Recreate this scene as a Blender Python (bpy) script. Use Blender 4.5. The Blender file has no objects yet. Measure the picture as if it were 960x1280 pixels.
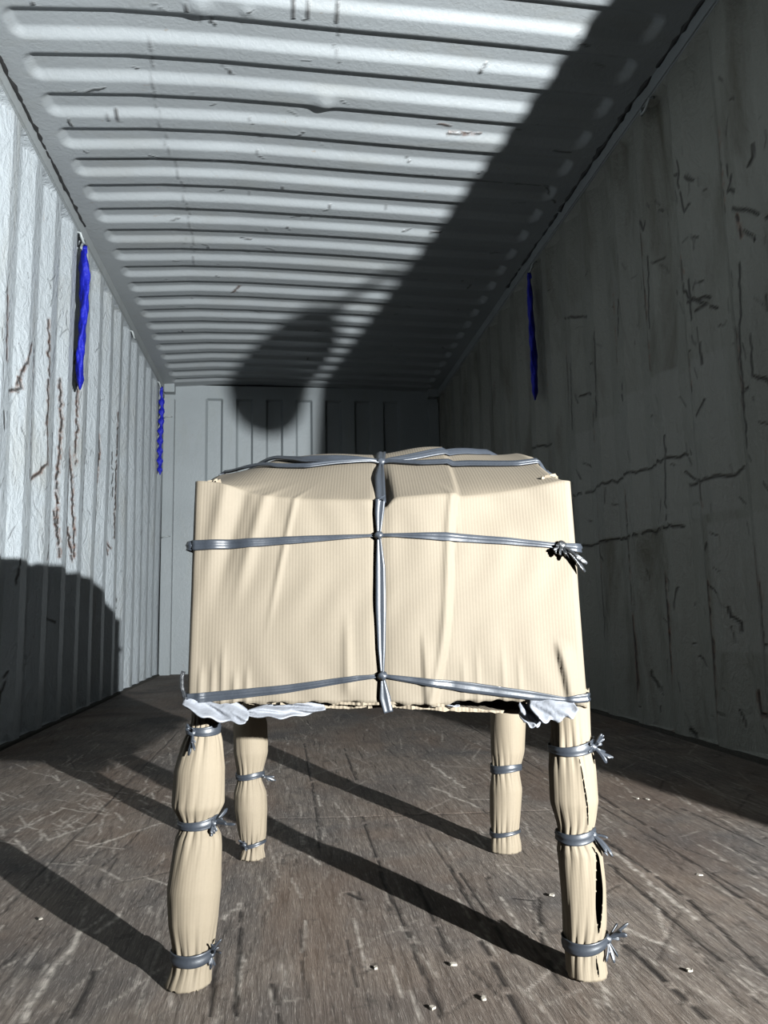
import bpy, bmesh, math, random
import numpy as np
from mathutils import Vector, Matrix

# ------------------------------------------------------------------ camera, world, light, exposure
scene = bpy.context.scene
COL = scene.collection
cam_data = bpy.data.cameras.new('camera')
cam_data.sensor_fit = 'VERTICAL'; cam_data.sensor_height = 36.0
cam_data.lens = 951.2 / 1280 * 36.0
cam_data.clip_start = 0.02
cam = bpy.data.objects.new('camera', cam_data); COL.objects.link(cam)
cam.matrix_world = Matrix(((0.991235, 0.002083, -0.132093, -0.1871),
                           (-0.130592, -0.135637, -0.982114, 0.0),
                           (-0.019962, 0.990756, -0.134176, 0.4409),
                           (0, 0, 0, 1)))
scene.camera = cam
scene.view_settings.view_transform = 'Standard'
scene.view_settings.look = 'None'
scene.view_settings.gamma = 1.0
scene.view_settings.use_curve_mapping = False
scene.view_settings.exposure = 0.0

world = bpy.data.worlds.new('night_sky'); scene.world = world
world.use_nodes = True
world.node_tree.nodes['Background'].inputs[0].default_value = (0.75, 0.85, 1.0, 1)
world.node_tree.nodes['Background'].inputs[1].default_value = 0.0015

LIGHT_POS = Vector((1.30, -1.19, 0.73))
ld = bpy.data.lights.new('work_light', 'SPOT')
ld.energy = 3300; ld.shadow_soft_size = 0.014
ld.spot_size = math.radians(98); ld.spot_blend = 1.0
ld.color = (0.95, 0.985, 1.0)
lo = bpy.data.objects.new('work_light', ld); COL.objects.link(lo)
lo.location = LIGHT_POS
lo.rotation_euler = (Vector((-0.95, 6.4, 2.2)) - LIGHT_POS).to_track_quat('-Z', 'Y').to_euler()

# ------------------------------------------------------------------ measured tables
RIGHT_CRACKS = [
    (3, [(3.411, 0.985), (3.203, 0.974), (3.039, 0.978), (2.89, 0.985), (2.716, 0.974), (2.54, 0.978), (2.439, 0.971)]),
    (4, [(3.416, 0.735), (3.098, 0.734), (2.86, 0.73), (2.711, 0.73), (2.575, 0.732), (2.452, 0.726)]),
    (4, [(2.443, 0.865), (2.369, 0.866), (2.263, 0.855), (2.164, 0.852), (2.082, 0.868)]),
    (3, [(2.523, 1.06), (2.535, 0.93), (2.553, 0.759)]),
    (-6, [(2.319, 0.522), (2.323, 0.394), (2.315, 0.315), (2.327, 0.196), (2.333, 0.089), (2.349, -0.022)]),
    (-9, [(2.863, 0.412), (2.853, 0.236), (2.86, 0.141), (2.93, -0.01)]),
    (-8, [(2.593, 0.563), (2.588, 0.392), (2.595, 0.218), (2.63, 0.092), (2.663, -0.015)]),
    (4, [(2.323, 0.598), (2.306, 0.649)]),
    (2, [(3.145, 0.645), (3.123, 0.388), (3.202, 0.007)]),
    (-6, [(2.081, 0.616), (2.088, 0.512)]),
    (-5, [(2.148, 0.191), (2.142, 0.127), (2.084, 0.128)]),
    (5, [(2.072, 0.134), (2.085, 0.043)]),
    (7, [(2.502, 0.033), (2.472, -0.013)]),
    (4, [(3.362, 1.613), (3.379, 1.284)]),
    (4, [(3.07, 1.66), (3.096, 1.287)]),
    (3, [(2.819, 1.7), (2.839, 1.555)]),
    (3, [(2.831, 1.349), (2.833, 1.283)]),
    (2, [(2.904, 1.933), (2.914, 1.688)]),
    (4, [(2.547, 1.757), (2.572, 1.485)]),
    (5, [(2.28, 1.54), (2.284, 1.401)]),
    (4, [(2.32, 1.515), (2.186, 1.402)]),
    (4, [(2.3, 1.469), (2.204, 1.445)]),
    (4, [(2.277, 1.412), (2.216, 1.428)]),
    (3, [(3.401, 1.86), (3.189, 1.783)]),
    (4, [(3.306, 1.439), (3.193, 1.424)]),
    (3, [(4.506, 1.921), (4.521, 1.563)]),
    (4, [(2.297, 1.981), (2.295, 1.881), (2.28, 1.799), (2.272, 1.78), (2.244, 1.793)]),
    (3, [(2.355, 1.962), (2.288, 1.927), (2.21, 1.854)]),
    (5, [(2.618, 1.95), (2.563, 1.871), (2.547, 1.891)]),
    (4, [(2.004, 1.748), (2.03, 1.711), (1.985, 1.672)]),
    (4, [(2.03, 1.653), (1.943, 1.599), (1.875, 1.542)]),
    (-5, [(1.994, 1.612), (1.983, 1.542)]),
    (3, [(1.927, 1.802), (1.943, 1.744)]),
    (4, [(2.002, 1.463), (2.015, 1.343), (2.036, 1.226), (2.047, 1.056), (2.052, 0.911)]),
    (2, [(2.078, 1.526), (2.065, 1.313), (2.069, 1.137)]),
    (4, [(1.985, 1.11), (1.941, 1.072)]),
    (3, [(1.983, 1.231), (1.992, 1.112)]),
    (4, [(2.079, 1.065), (2.016, 1.083)]),
    (3, [(2.304, 1.075), (2.25, 1.114)]),
    (2, [(2.458, 0.916), (2.394, 0.876)]),
    (3, [(4.029, 1.351), (3.651, 1.288)]),
    (3, [(2.248, 1.304), (2.247, 1.235)]),
    (3, [(2.073, 0.394), (2.071, 0.28)]),
    (3, [(2.23, 0.442), (2.197, 0.368)]),
    (3, [(2.765, 0.209), (2.741, 0.152)]),
    (3, [(2.514, 0.514), (2.541, 0.445)]),
]
LEFT_CRACKS = [
    (-4, [(3.311, 1.467), (3.316, 1.257), (3.335, 1.105)]),
    (-6, [(3.546, 1.541), (3.561, 1.319), (3.546, 1.038), (3.566, 0.786)]),
    (-5, [(3.749, 1.465), (3.811, 1.102), (3.841, 0.754)]),
    (-4, [(3.003, 1.379), (3.018, 1.342), (2.916, 1.289)]),
    (-5, [(4.572, 0.919), (4.643, 0.864)]),
    (-4, [(4.301, 1.618), (4.351, 1.378), (4.313, 1.078)]),
    (6, [(2.801, 1.217), (2.82, 1.133)]),
    (-7, [(3.536, 0.927), (3.557, 0.857), (3.574, 0.729)]),
    (-6, [(3.795, 0.885), (3.829, 0.734)]),
    (-5, [(4.559, 1.02), (4.626, 0.825)]),
    (5, [(3.187, 1.175), (3.211, 1.147)]),
    (4, [(3.406, 1.46), (3.442, 1.46)]),
    (-4, [(3.8, 1.765), (3.826, 1.446), (3.827, 1.204)]),
    (-3, [(3.963, 1.867), (3.995, 1.491)]),
    (-3, [(3.3, 1.731), (3.32, 1.487)]),
    (-4, [(2.785, 1.646), (2.811, 1.384)]),
    (4, [(3.008, 0.261), (2.981, 0.149)]),
    (4, [(3.04, 0.675), (3.026, 0.584)]),
    (3, [(3.383, 0.735), (3.366, 0.699)]),
    (-4, [(3.078, 1.542), (2.998, 1.352)]),
    (-4, [(3.333, 1.122), (3.238, 1.019)]),
    (4, [(3.487, 0.466), (3.562, 0.438)]),
    (3, [(4.635, 1.44), (4.647, 1.175)]),
    (3, [(4.87, 0.86), (4.89, 0.516)]),
    (3, [(5.551, 1.088), (5.496, 1.037)]),
]
ROOF_MARKS = [
    (4, [(-0.146, 2.238), (-0.15, 2.307)]),
    (4, [(-0.096, 2.246), (-0.108, 2.309)]),
    (3, [(-0.007, 2.223), (-0.006, 2.305)]),
    (-4, [(0.448, 2.816), (0.496, 2.822)]),
    (4, [(-0.957, 2.73), (-0.967, 2.758)]),
    (3, [(-0.913, 2.734), (-0.844, 2.71)]),
    (4, [(-1.018, 2.895), (-1.016, 2.935)]),
    (3, [(-0.864, 2.87), (-0.862, 2.929)]),
    (3, [(-0.831, 2.856), (-0.826, 2.905)]),
    (4, [(0.966, 2.895), (1.039, 2.899)]),
    (5, [(1.046, 3.213), (1.114, 3.291)]),
    (3, [(0.534, 2.479), (0.545, 2.453)]),
    (-3, [(-0.492, 4.53), (-0.441, 4.479)]),
    (-3, [(0.497, 2.859), (0.631, 2.851)]),
    (3, [(-0.501, 2.29), (-0.497, 2.32)]),
    (3, [(-0.456, 2.35), (-0.455, 2.386)]),
    (3, [(-0.431, 2.358), (-0.408, 2.399)]),
    (2, [(-0.003, 2.438), (0.018, 2.492)]),
    (3, [(-0.39, 2.593), (-0.37, 2.634)]),
    (2, [(-0.635, 2.46), (-0.672, 2.755), (-0.67, 3.004), (-0.641, 3.364), (-0.65, 3.819), (-0.68, 4.194)]),
    (2, [(-0.003, 2.2), (0.008, 2.391)]),
]
FLOOR_DARK = [
    (3, [(-0.015, 1.757), (-0.02, 1.339), (-0.015, 1.084), (-0.016, 0.895)]),
    (2, [(-0.282, 1.786), (-0.142, 1.77), (-0.015, 1.75), (0.175, 1.73), (0.429, 1.718)]),
    (3, [(0.208, 1.221), (0.156, 1.052), (0.14, 0.942)]),
    (7, [(0.263, 1.033), (0.266, 0.951), (0.268, 0.845)]),
    (4, [(0.43, 1.481), (0.426, 1.162), (0.393, 0.918)]),
    (4, [(0.574, 1.861), (0.558, 1.669), (0.554, 1.482)]),
    (6, [(0.168, 1.225), (0.198, 1.209)]),
    (4, [(0.078, 1.079), (0.075, 0.954), (0.07, 0.863)]),
    (3, [(-0.115, 2.759), (-0.111, 2.014), (-0.117, 1.539)]),
    (5, [(-0.427, 1.081), (-0.424, 1.022), (-0.424, 0.966)]),
    (4, [(0.103, 1.399), (0.095, 1.146)]),
    (3, [(0.033, 1.329), (0.027, 1.051)]),
    (3, [(0.114, 1.354), (0.11, 1.036)]),
    (4, [(0.378, 1.345), (0.36, 0.967)]),
    (3, [(0.572, 2.164), (0.527, 1.871)]),
    (3, [(0.016, 2.642), (0.008, 2.132)]),
    (4, [(-0.438, 2.345), (-0.396, 2.524)]),
    (3, [(-0.276, 1.106), (-0.269, 0.939)]),
    (3, [(-0.252, 1.242), (-0.24, 0.934)]),
    (3, [(-0.201, 1.002), (-0.191, 0.908)]),
    (5, [(-0.085, 1.288), (-0.068, 1.26)]),
    (3, [(0.693, 1.675), (0.701, 1.373)]),
    (3, [(0.517, 1.275), (0.496, 1.071)]),
]
FLOOR_PALE = [
    (5, [(-0.474, 1.222), (-0.473, 1.154), (-0.478, 1.118), (-0.478, 1.031), (-0.475, 0.966)]),
    (3, [(-0.434, 1.276), (-0.453, 1.204)]),
    (3, [(-0.254, 1.275), (-0.274, 1.215)]),
    (3, [(0.259, 1.847), (0.369, 1.823)]),
    (3, [(0.416, 1.431), (0.398, 1.09)]),
    (4, [(0.239, 2.369), (0.27, 1.974)]),
    (3, [(0.19, 1.992), (0.258, 1.77)]),
    (3, [(-0.75, 1.782), (-0.706, 1.979)]),
    (3, [(-0.663, 1.705), (-0.594, 1.812)]),
    (3, [(-0.567, 1.63), (-0.453, 1.783)]),
    (4, [(0.286, 1.082), (0.315, 1.023)]),
    (3, [(-0.244, 1.088), (-0.241, 0.97)]),
]
LEGS = {
    'LF': (1.02, [(0.002, -0.303, 0.0276), (0.018, -0.299, 0.0239), (0.03, -0.297, 0.0239), (0.041, -0.297, 0.024), (0.073, -0.298, 0.0299), (0.111, -0.297, 0.0329), (0.158, -0.293, 0.0298), (0.172, -0.292, 0.0279), (0.185, -0.293, 0.0206), (0.194, -0.293, 0.0236), (0.21, -0.293, 0.0325), (0.254, -0.292, 0.0312), (0.288, -0.289, 0.0244), (0.308, -0.287, 0.017), (0.329, -0.286, 0.016)]),
    'RF': (0.96, [(0.002, 0.181, 0.025), (0.016, 0.18, 0.0245), (0.035, 0.18, 0.0241), (0.062, 0.182, 0.0273), (0.109, 0.182, 0.0285), (0.147, 0.18, 0.0281), (0.161, 0.174, 0.0208), (0.176, 0.177, 0.0235), (0.205, 0.176, 0.0304), (0.244, 0.176, 0.0298), (0.272, 0.176, 0.0259), (0.288, 0.177, 0.025), (0.319, 0.178, 0.0245)]),
    'LB': (1.5, [(-0.005, -0.244, 0.0226), (0.004, -0.244, 0.0233), (0.018, -0.243, 0.019), (0.047, -0.244, 0.0253), (0.09, -0.247, 0.0301), (0.118, -0.248, 0.0298), (0.14, -0.249, 0.0221), (0.162, -0.248, 0.0252), (0.191, -0.247, 0.0319), (0.242, -0.249, 0.032), (0.267, -0.248, 0.0254)]),
    'RB': (1.45, [(-0.003, 0.225, 0.0261), (0.013, 0.225, 0.0269), (0.03, 0.224, 0.025), (0.063, 0.226, 0.0274), (0.113, 0.23, 0.0295), (0.145, 0.23, 0.0253), (0.179, 0.235, 0.0313), (0.227, 0.238, 0.0338), (0.256, 0.239, 0.0339)]),
}
CHIPS = [(0.5, 1.258), (0.026, 1.011), (0.659, 1.759), (-0.547, 1.266), (-0.072, 1.018), (0.306, 0.944), (-0.021, 0.91), (0.041, 0.921), (0.259, 1.526), (0.23, 1.217), (0.639, 1.771)]

# ------------------------------------------------------------------ helpers
rng = random.Random(7)
def mesh_obj(name, verts, faces, mat, parent=None, smooth=True, uv=None):
    me = bpy.data.meshes.new(name)
    verts = np.asarray(verts, dtype=np.float32)
    me.from_pydata([tuple(v) for v in verts.tolist()], [], faces)
    if uv is not None:
        lay = me.uv_layers.new(name='UVMap')
        idx = np.zeros(len(me.loops), dtype=np.int32); me.loops.foreach_get('vertex_index', idx)
        lay.data.foreach_set('uv', np.asarray(uv, dtype=np.float32)[idx].ravel())
    if smooth: me.polygons.foreach_set('use_smooth', [True] * len(me.polygons))
    me.materials.append(mat); me.update()
    o = bpy.data.objects.new(name, me); COL.objects.link(o)
    if parent: o.parent = parent
    return o
def grid_obj(name, P, mat, attrs=None, parent=None, flip=False, uv=None, smooth=True):
    """P: (n,m,3) array of points -> one grid mesh, built with foreach_set"""
    n, m, _ = P.shape
    me = bpy.data.meshes.new(name)
    me.vertices.add(n * m); me.vertices.foreach_set('co', P.reshape(-1).astype(np.float32))
    a = np.arange(n * m).reshape(n, m)
    q = np.stack([a[:-1, :-1], a[1:, :-1], a[1:, 1:], a[:-1, 1:]], -1).reshape(-1, 4)
    if flip: q = q[:, ::-1]
    nf = len(q)
    me.loops.add(nf * 4); me.loops.foreach_set('vertex_index', np.ascontiguousarray(q).ravel().astype(np.int32))
    me.polygons.add(nf); me.polygons.foreach_set('loop_start', np.arange(0, nf * 4, 4, dtype=np.int32))
    me.polygons.foreach_set('use_smooth', [smooth] * nf)
    me.update(calc_edges=True)
    for k, v in (attrs or {}).items():
        at = me.attributes.new(k, 'FLOAT', 'POINT'); at.data.foreach_set('value', v.reshape(-1).astype(np.float32))
    if uv is not None:
        lay = me.uv_layers.new(name='UVMap')
        lay.data.foreach_set('uv', uv.reshape(-1, 2)[q.ravel()].astype(np.float32).ravel())
    me.materials.append(mat)
    o = bpy.data.objects.new(name, me); COL.objects.link(o)
    if parent: o.parent = parent
    return o
def box_mesh(name, lo_, hi_, mat, parent=None, bevel=0.003):
    bm = bmesh.new(); bmesh.ops.create_cube(bm, size=1)
    for v in bm.verts:
        v.co = Vector([(a + b) / 2 + c * (b - a) for a, b, c in zip(lo_, hi_, v.co)])
    if bevel: bmesh.ops.bevel(bm, geom=bm.edges[:], offset=bevel, segments=2, affect='EDGES')
    me = bpy.data.meshes.new(name); bm.to_mesh(me); bm.free(); me.materials.append(mat)
    o = bpy.data.objects.new(name, me); COL.objects.link(o)
    if parent: o.parent = parent
    return o
def structure(o): o['kind'] = 'structure'; return o
def tag(o, label, cat, group=None):
    o['label'] = label; o['category'] = cat
    if group: o['group'] = group
    return o
def empty(name, loc=(0, 0, 0)):
    o = bpy.data.objects.new(name, None); COL.objects.link(o); o.location = loc; o.empty_display_size = .05; return o

def tube(pts, r, seg=8, rfun=None):
    """closed tube along points -> verts, faces"""
    V, F = [], []; pts = [Vector(p) for p in pts]; n = len(pts)
    up = Vector((0.13, 0.2, 0.97))
    for i, p in enumerate(pts):
        t = (pts[min(i + 1, n - 1)] - pts[max(i - 1, 0)]).normalized()
        a = t.cross(up)
        if a.length < .05: a = t.cross(Vector((1, 0, 0)))
        a.normalize(); b = t.cross(a)
        rr = r if rfun is None else rfun(i / (n - 1))
        for k in range(seg):
            an = 2 * math.pi * k / seg
            V.append(p + a * math.cos(an) * rr + b * math.sin(an) * rr)
    for i in range(n - 1):
        for k in range(seg):
            F.append((i * seg + k, i * seg + (k + 1) % seg, (i + 1) * seg + (k + 1) % seg, (i + 1) * seg + k))
    F.append(tuple(range(seg))[::-1]); F.append(tuple((n - 1) * seg + k for k in range(seg)))
    return V, F
def join(parts):
    V, F = [], []
    for v, f in parts:
        o = len(V); V += list(v); F += [tuple(i + o for i in q) for q in f]
    return V, F

def ribbon(pts, nrm, widths, fold=0.0009, seed=0, thick=0.0006, bulge=0.0015, across=9):
    """flat plastic twine lying along pts, surface normals nrm"""
    r = random.Random(seed); ph = [r.uniform(0, 6.3) for _ in range(3)]
    V, F = [], []; n = len(pts); pts = [Vector(p) for p in pts]
    m = across; s = 0
    for i, p in enumerate(pts):
        t = (pts[min(i + 1, n - 1)] - pts[max(i - 1, 0)]).normalized()
        N = Vector(nrm[i]); a = N.cross(t)
        if a.length < 1e-4: a = Vector((1, 0, 0)).cross(t)
        a.normalize(); N = t.cross(a).normalized()
        if N.dot(Vector(nrm[i])) < 0: N = -N
        if i: s += (pts[i] - pts[i - 1]).length
        w = widths[i] if hasattr(widths, '__len__') else widths
        top, bot = [], []
        for k in range(m):
            q = k / (m - 1) * 2 - 1
            h = bulge * (1 - q * q) + fold * (math.sin(q * 5 + ph[0] + s * 4) + .5 * math.sin(q * 11 + ph[1] - s * 6))
            top.append(p + a * (q * w / 2) + N * (h + thick)); bot.append(p + a * (q * w / 2) + N * (h - thick - fold))
        V += top + bot[::-1]
    M = 2 * m
    for i in range(n - 1):
        for k in range(M):
            F.append((i * M + k, (i + 1) * M + k, (i + 1) * M + (k + 1) % M, i * M + (k + 1) % M))
    F.append(tuple(range(M))); F.append(tuple((n - 1) * M + k for k in range(M))[::-1])
    return V, F

def ease(a, b, x): 
    t = np.clip((np.asarray(x, float) - a) / (b - a), 0, 1); return t * t * (3 - 2 * t)

# painted wear: polylines of cracks, rust, scratches rasterised into vertex attributes
def jit(pts, j, r):
    out = [tuple(pts[0])]
    for a, b in zip(pts[:-1], pts[1:]):
        n = max(1, int(math.hypot(b[0] - a[0], b[1] - a[1]) / .018))
        for i in range(1, n + 1): out.append((a[0] + (b[0] - a[0]) * i / n + (r.gauss(0, j) if i < n else 0), a[1] + (b[1] - a[1]) * i / n + (r.gauss(0, j) if i < n else 0)))
    return out
def paint(U, W, arr, pts, width, strength=1.0, soft=0.004, jitter=0.006, r=rng, broken=0.0):
    P = [np.array(pts[0], float)]
    for a, b in zip(pts[:-1], pts[1:]):
        a = np.array(a, float); b = np.array(b, float); n = max(1, int(np.linalg.norm(b - a) / 0.02))
        for i in range(1, n + 1):
            q = a + (b - a) * i / n
            if i < n: q = q + np.array([r.gauss(0, jitter), r.gauss(0, jitter)])
            P.append(q)
    for a, b in zip(P[:-1], P[1:]):
        if r.random() < broken: continue
        w = width * r.uniform(.5, 1.4); m = w + soft + .004
        i0, i1 = np.searchsorted(U, [min(a[0], b[0]) - m, max(a[0], b[0]) + m])
        j0, j1 = np.searchsorted(W, [min(a[1], b[1]) - m, max(a[1], b[1]) + m])
        if i1 <= i0 or j1 <= j0: continue
        X = U[i0:i1, None]; Y = W[None, j0:j1]
        d = b - a; L2 = max(d @ d, 1e-9)
        t = np.clip(((X - a[0]) * d[0] + (Y - a[1]) * d[1]) / L2, 0, 1)
        D = np.hypot(X - a[0] - t * d[0], Y - a[1] - t * d[1])
        v = np.clip(1 - (D - w * .5) / soft, 0, 1) * strength
        arr[i0:i1, j0:j1] = np.maximum(arr[i0:i1, j0:j1], v)

# ------------------------------------------------------------------ materials
class NT:
    def __init__(s, name):
        s.m = bpy.data.materials.new(name); s.m.use_nodes = True; s.t = s.m.node_tree; s.N = s.t.nodes; s.L = s.t.links
        s.b = s.N['Principled BSDF']
    def n(s, ty, **kw):
        x = s.N.new(ty)
        for k, v in kw.items(): setattr(x, k, v)
        return x
    def link(s, a, b): s.L.new(a, b)
    def put(s, sock, v):
        if isinstance(v, bpy.types.NodeSocket): s.link(v, sock)
        else: sock.default_value = v
    def coord(s, kind='Object', scale=(1, 1, 1), loc=(0, 0, 0)):
        c = s.n('ShaderNodeTexCoord'); m = s.n('ShaderNodeMapping')
        m.inputs['Scale'].default_value = scale; m.inputs['Location'].default_value = loc
        s.link(c.outputs[kind], m.inputs['Vector']); return m.outputs['Vector']
    def noise(s, vec, scale, detail=4, rough=.55, dist=0.0):
        x = s.n('ShaderNodeTexNoise'); s.link(vec, x.inputs['Vector'])
        x.inputs['Scale'].default_value = scale; x.inputs['Detail'].default_value = detail
        x.inputs['Roughness'].default_value = rough; x.inputs['Distortion'].default_value = dist
        return x.outputs['Fac']
    def ramp(s, v, stops):
        x = s.n('ShaderNodeValToRGB'); s.link(v, x.inputs[0]); e = x.color_ramp.elements
        while len(e) < len(stops): e.new(.5)
        for k, (p, c) in enumerate(stops):
            e[k].position = p; e[k].color = (c, c, c, 1) if not hasattr(c, '__len__') else (*c, 1)
        return x.outputs[0]
    def mix(s, f, a, b, mode='MIX'):
        x = s.n('ShaderNodeMix', data_type='RGBA', blend_type=mode)
        s.put(x.inputs[0], f); 
        for sock, v in ((x.inputs[6], a), (x.inputs[7], b)):
            if isinstance(v, bpy.types.NodeSocket): s.link(v, sock)
            else: sock.default_value = (*v, 1)
        return x.outputs[2]
    def math(s, op, a, b=0.0):
        x = s.n('ShaderNodeMath', operation=op); s.put(x.inputs[0], a); s.put(x.inputs[1], b); return x.outputs[0]
    def attr(s, name):
        x = s.n('ShaderNodeAttribute'); x.attribute_name = name; return x.outputs['Fac']
    def bump(s, h, strength, dist=.01, nrm=None):
        x = s.n('ShaderNodeBump'); x.inputs['Strength'].default_value = strength; x.inputs['Distance'].default_value = dist
        s.link(h, x.inputs['Height'])
        if nrm: s.link(nrm, x.inputs['Normal'])
        return x.outputs['Normal']
    def out(s, color=None, rough=None, normal=None, spec=None):
        for k, v in (('Base Color', color), ('Roughness', rough), ('Normal', normal), ('Specular IOR Level', spec)):
            if v is None: continue
            if isinstance(v, tuple) and len(v) == 3: v = (*v, 1)
            s.put(s.b.inputs[k], v)
        return s.m

def wall_paint(name, base, stain, stain_amt, crackle, stretch=(1, 1, .25), patch=None):
    m = NT(name); v = m.coord(); vs = m.coord(scale=stretch)
    col = m.mix(m.ramp(m.noise(v, 1.6, 5), [(.35, 0), (.7, 1)]), base, tuple(c * .86 for c in base))
    col = m.mix(m.math('MULTIPLY', m.ramp(m.noise(vs, 5, 6, .65, .6), [(.52, 0), (.72, 1)]), stain_amt), col, stain)
    # scuffs and small specks of lost paint
    sp = m.ramp(m.noise(vs, 38, 5, .7), [(.66, 0), (.72, 1)])
    col = m.mix(m.math('MULTIPLY', sp, .55), col, (.16, .13, .10))
    if patch: col = m.mix(m.math('MULTIPLY', m.attr('patch'), patch[1]), col, patch[0])
    rust = m.math('MULTIPLY', m.attr('rust'), m.ramp(m.noise(v, 45, 4, .7), [(.38, 0), (.6, 1)]))
    col = m.mix(rust, col, m.mix(m.noise(v, 70, 2), (.16, .055, .02), (.05, .03, .02)))
    col = m.mix(m.attr('crack'), col, (.018, .015, .013))
    # blistered, wrinkled paint relief
    vd = m.noise(m.coord(scale=(1, 1, .45)), 22, 5, .6, 1.5)
    big = m.noise(v, 60, 6, .7)
    h = m.math('ADD', m.math('MULTIPLY', vd, crackle), m.math('MULTIPLY', big, crackle * .35 + .12))
    h = m.math('SUBTRACT', h, m.math('MULTIPLY', m.attr('crack'), .5))
    return m.out(col, .42, m.bump(h, 1.0, .012), .4)
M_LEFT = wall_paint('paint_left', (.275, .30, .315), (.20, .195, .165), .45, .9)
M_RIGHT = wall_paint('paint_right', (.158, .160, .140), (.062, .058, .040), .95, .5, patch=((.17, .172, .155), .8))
M_ROOF = wall_paint('paint_roof', (.21, .225, .232), (.16, .155, .13), .25, .12, stretch=(.4, 1, 1))
M_BACK = wall_paint('paint_back', (.21, .232, .24), (.18, .19, .165), .3, .06)
M_STEEL = wall_paint('paint_rail', (.20, .215, .218), (.13, .12, .10), .35, .15)

def floor_mat():
    m = NT('floor_plywood'); v = m.coord()
    g = m.noise(m.coord(scale=(34, 2.2, 1)), 3.4, 9, .78, .5)
    fine = m.noise(m.coord(scale=(110, 9, 1)), 4.0, 6, .75, .3)
    blotch = m.noise(v, 2.3, 5, .6, .5)
    col = m.mix(m.ramp(g, [(.3, 0), (.7, 1)]), (.033, .025, .020), (.185, .155, .130))
    col = m.mix(m.ramp(blotch, [(.45, 0), (.7, 1)]), col, (.050, .047, .046))
    col = m.mix(m.math('MULTIPLY', m.ramp(fine, [(.54, 0), (.66, 1)]), .6), col, (.30, .27, .24))
    col = m.mix(m.math('MULTIPLY', m.ramp(m.noise(m.coord(scale=(1.4, .8, 1)), 2.0, 4, .6, .8), [(.45, 0), (.62, 1)]), .38), col, (.10, .062, .040))
    col = m.mix(m.math('MULTIPLY', m.ramp(m.noise(m.coord(scale=(60, 4, 1)), 5.0, 6, .8, .2), [(.57, 0), (.63, 1)]), .55), col, (.018, .015, .013))
    pa = m.ramp(m.noise(m.coord(scale=(7, 1.6, 1)), 3.6, 7, .75, 1.2), [(.60, 0), (.74, 1)])
    col = m.mix(m.math('MULTIPLY', pa, .45), col, (.25, .23, .215))
    col = m.mix(m.math('MULTIPLY', m.ramp(m.noise(v, 13, 5, .7), [(.60, 0), (.68, 1)]), .6), col, (.03, .026, .023))
    col = m.mix(m.math('MULTIPLY', m.attr('pale'), m.ramp(m.noise(v, 60, 3), [(.35, .2), (.6, 1)])), col, (.42, .38, .33))
    col = m.mix(m.attr('crack'), col, (.012, .010, .009))
    h = m.math('ADD', m.math('MULTIPLY', g, .6), m.math('MULTIPLY', fine, .5))
    h = m.math('SUBTRACT', h, m.math('MULTIPLY', m.attr('crack'), .35))
    return m.out(col, m.ramp(blotch, [(.3, .6), (.7, .8)]), m.bump(h, .9, .005), .18)
M_FLOOR = floor_mat()

def card_mat(name, base, flute=250, amt=.35):
    m = NT(name); uvm = m.coord('UV'); v = m.coord()
    w = m.n('ShaderNodeTexWave', wave_type='BANDS', bands_direction='X'); m.link(uvm, w.inputs['Vector'])
    w.inputs['Scale'].default_value = flute / 6.283 * 1.0; w.inputs['Distortion'].default_value = .6; w.inputs['Detail'].default_value = 2
    w.inputs['Detail Scale'].default_value = .6
    fib = m.noise(v, 260, 3, .6)
    col = m.mix(m.ramp(m.noise(m.coord('UV', scale=(5, 1, 1)), 5, 4), [(.3, 0), (.7, 1)]), base, tuple(c * .93 for c in base))
    col = m.mix(m.math('MULTIPLY', w.outputs['Fac'], amt * .5), col, tuple(c * .84 for c in base))
    col = m.mix(m.ramp(fib, [(.3, .12), (.7, 0)]), col, tuple(c * .6 for c in base))
    h = m.math('ADD', m.math('MULTIPLY', w.outputs['Fac'], .5), m.math('MULTIPLY', m.noise(v, 30, 4), 1.2))
    return m.out(col, .8, m.bump(h, amt, .0022), .25)
CB = (.098, .082, .0605)
M_CARD = card_mat('cardboard', CB, 500, .12)
M_CARD_LEG = card_mat('cardboard_leg', (.122, .100, .071), 500, .07)
M_CARD_EDGE = card_mat('cardboard_torn', (.12, .098, .07), 400, .4)

def simple(name, col, rough, nscale=40, var=.25, bump=.2, spec=.5, dist=.003):
    m = NT(name); v = m.coord(); n = m.noise(v, nscale, 4)
    c = m.mix(n, tuple(x * (1 + var) for x in col), tuple(x * (1 - var) for x in col))
    return m.out(c, rough, m.bump(n, bump, dist), spec)
M_TWINE = simple('grey_raffia', (.016, .019, .024), .42, 300, .25, .12, .45, .001)
M_TWINE_DARK = simple('grey_raffia_dark', (.010, .011, .0125), .4, 300, .3, .4, .5)
M_BLUE = simple('blue_webbing', (.005, .009, .26), .6, 55, .35, .8, .3, .01)
M_FOAM = simple('white_foam', (.145, .152, .168), .6, 90, .12, .5, .4)
M_FOAM.node_tree.nodes['Principled BSDF'].inputs['Transmission Weight'].default_value = .15
M_EDGE = simple('dusty_edge', (.035, .033, .028), .8, 60, .5, .5, .2)
M_IRON = simple('painted_iron', (.25, .27, .27), .45, 60, .2, .3)
M_GAP = simple('black_gap', (.012, .012, .012), .6, 60, .3, .5)  # black colour for the dark gap along the roof joint
M_CHIP = simple('pale_chip', (.2, .18, .15), .7, 200, .3, .5)
M_BLOCKER = simple('dark_blocker', (.03, .035, .04), .7, 12, .3, .5)  # for the added sheet and lump that block the lamp
M_GROUND = simple('asphalt', (.05, .05, .05), .9, 60, .4, .5)
M_UNDER = simple('table_underside', (.06, .045, .03), .7, 60, .3, .3)

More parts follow.
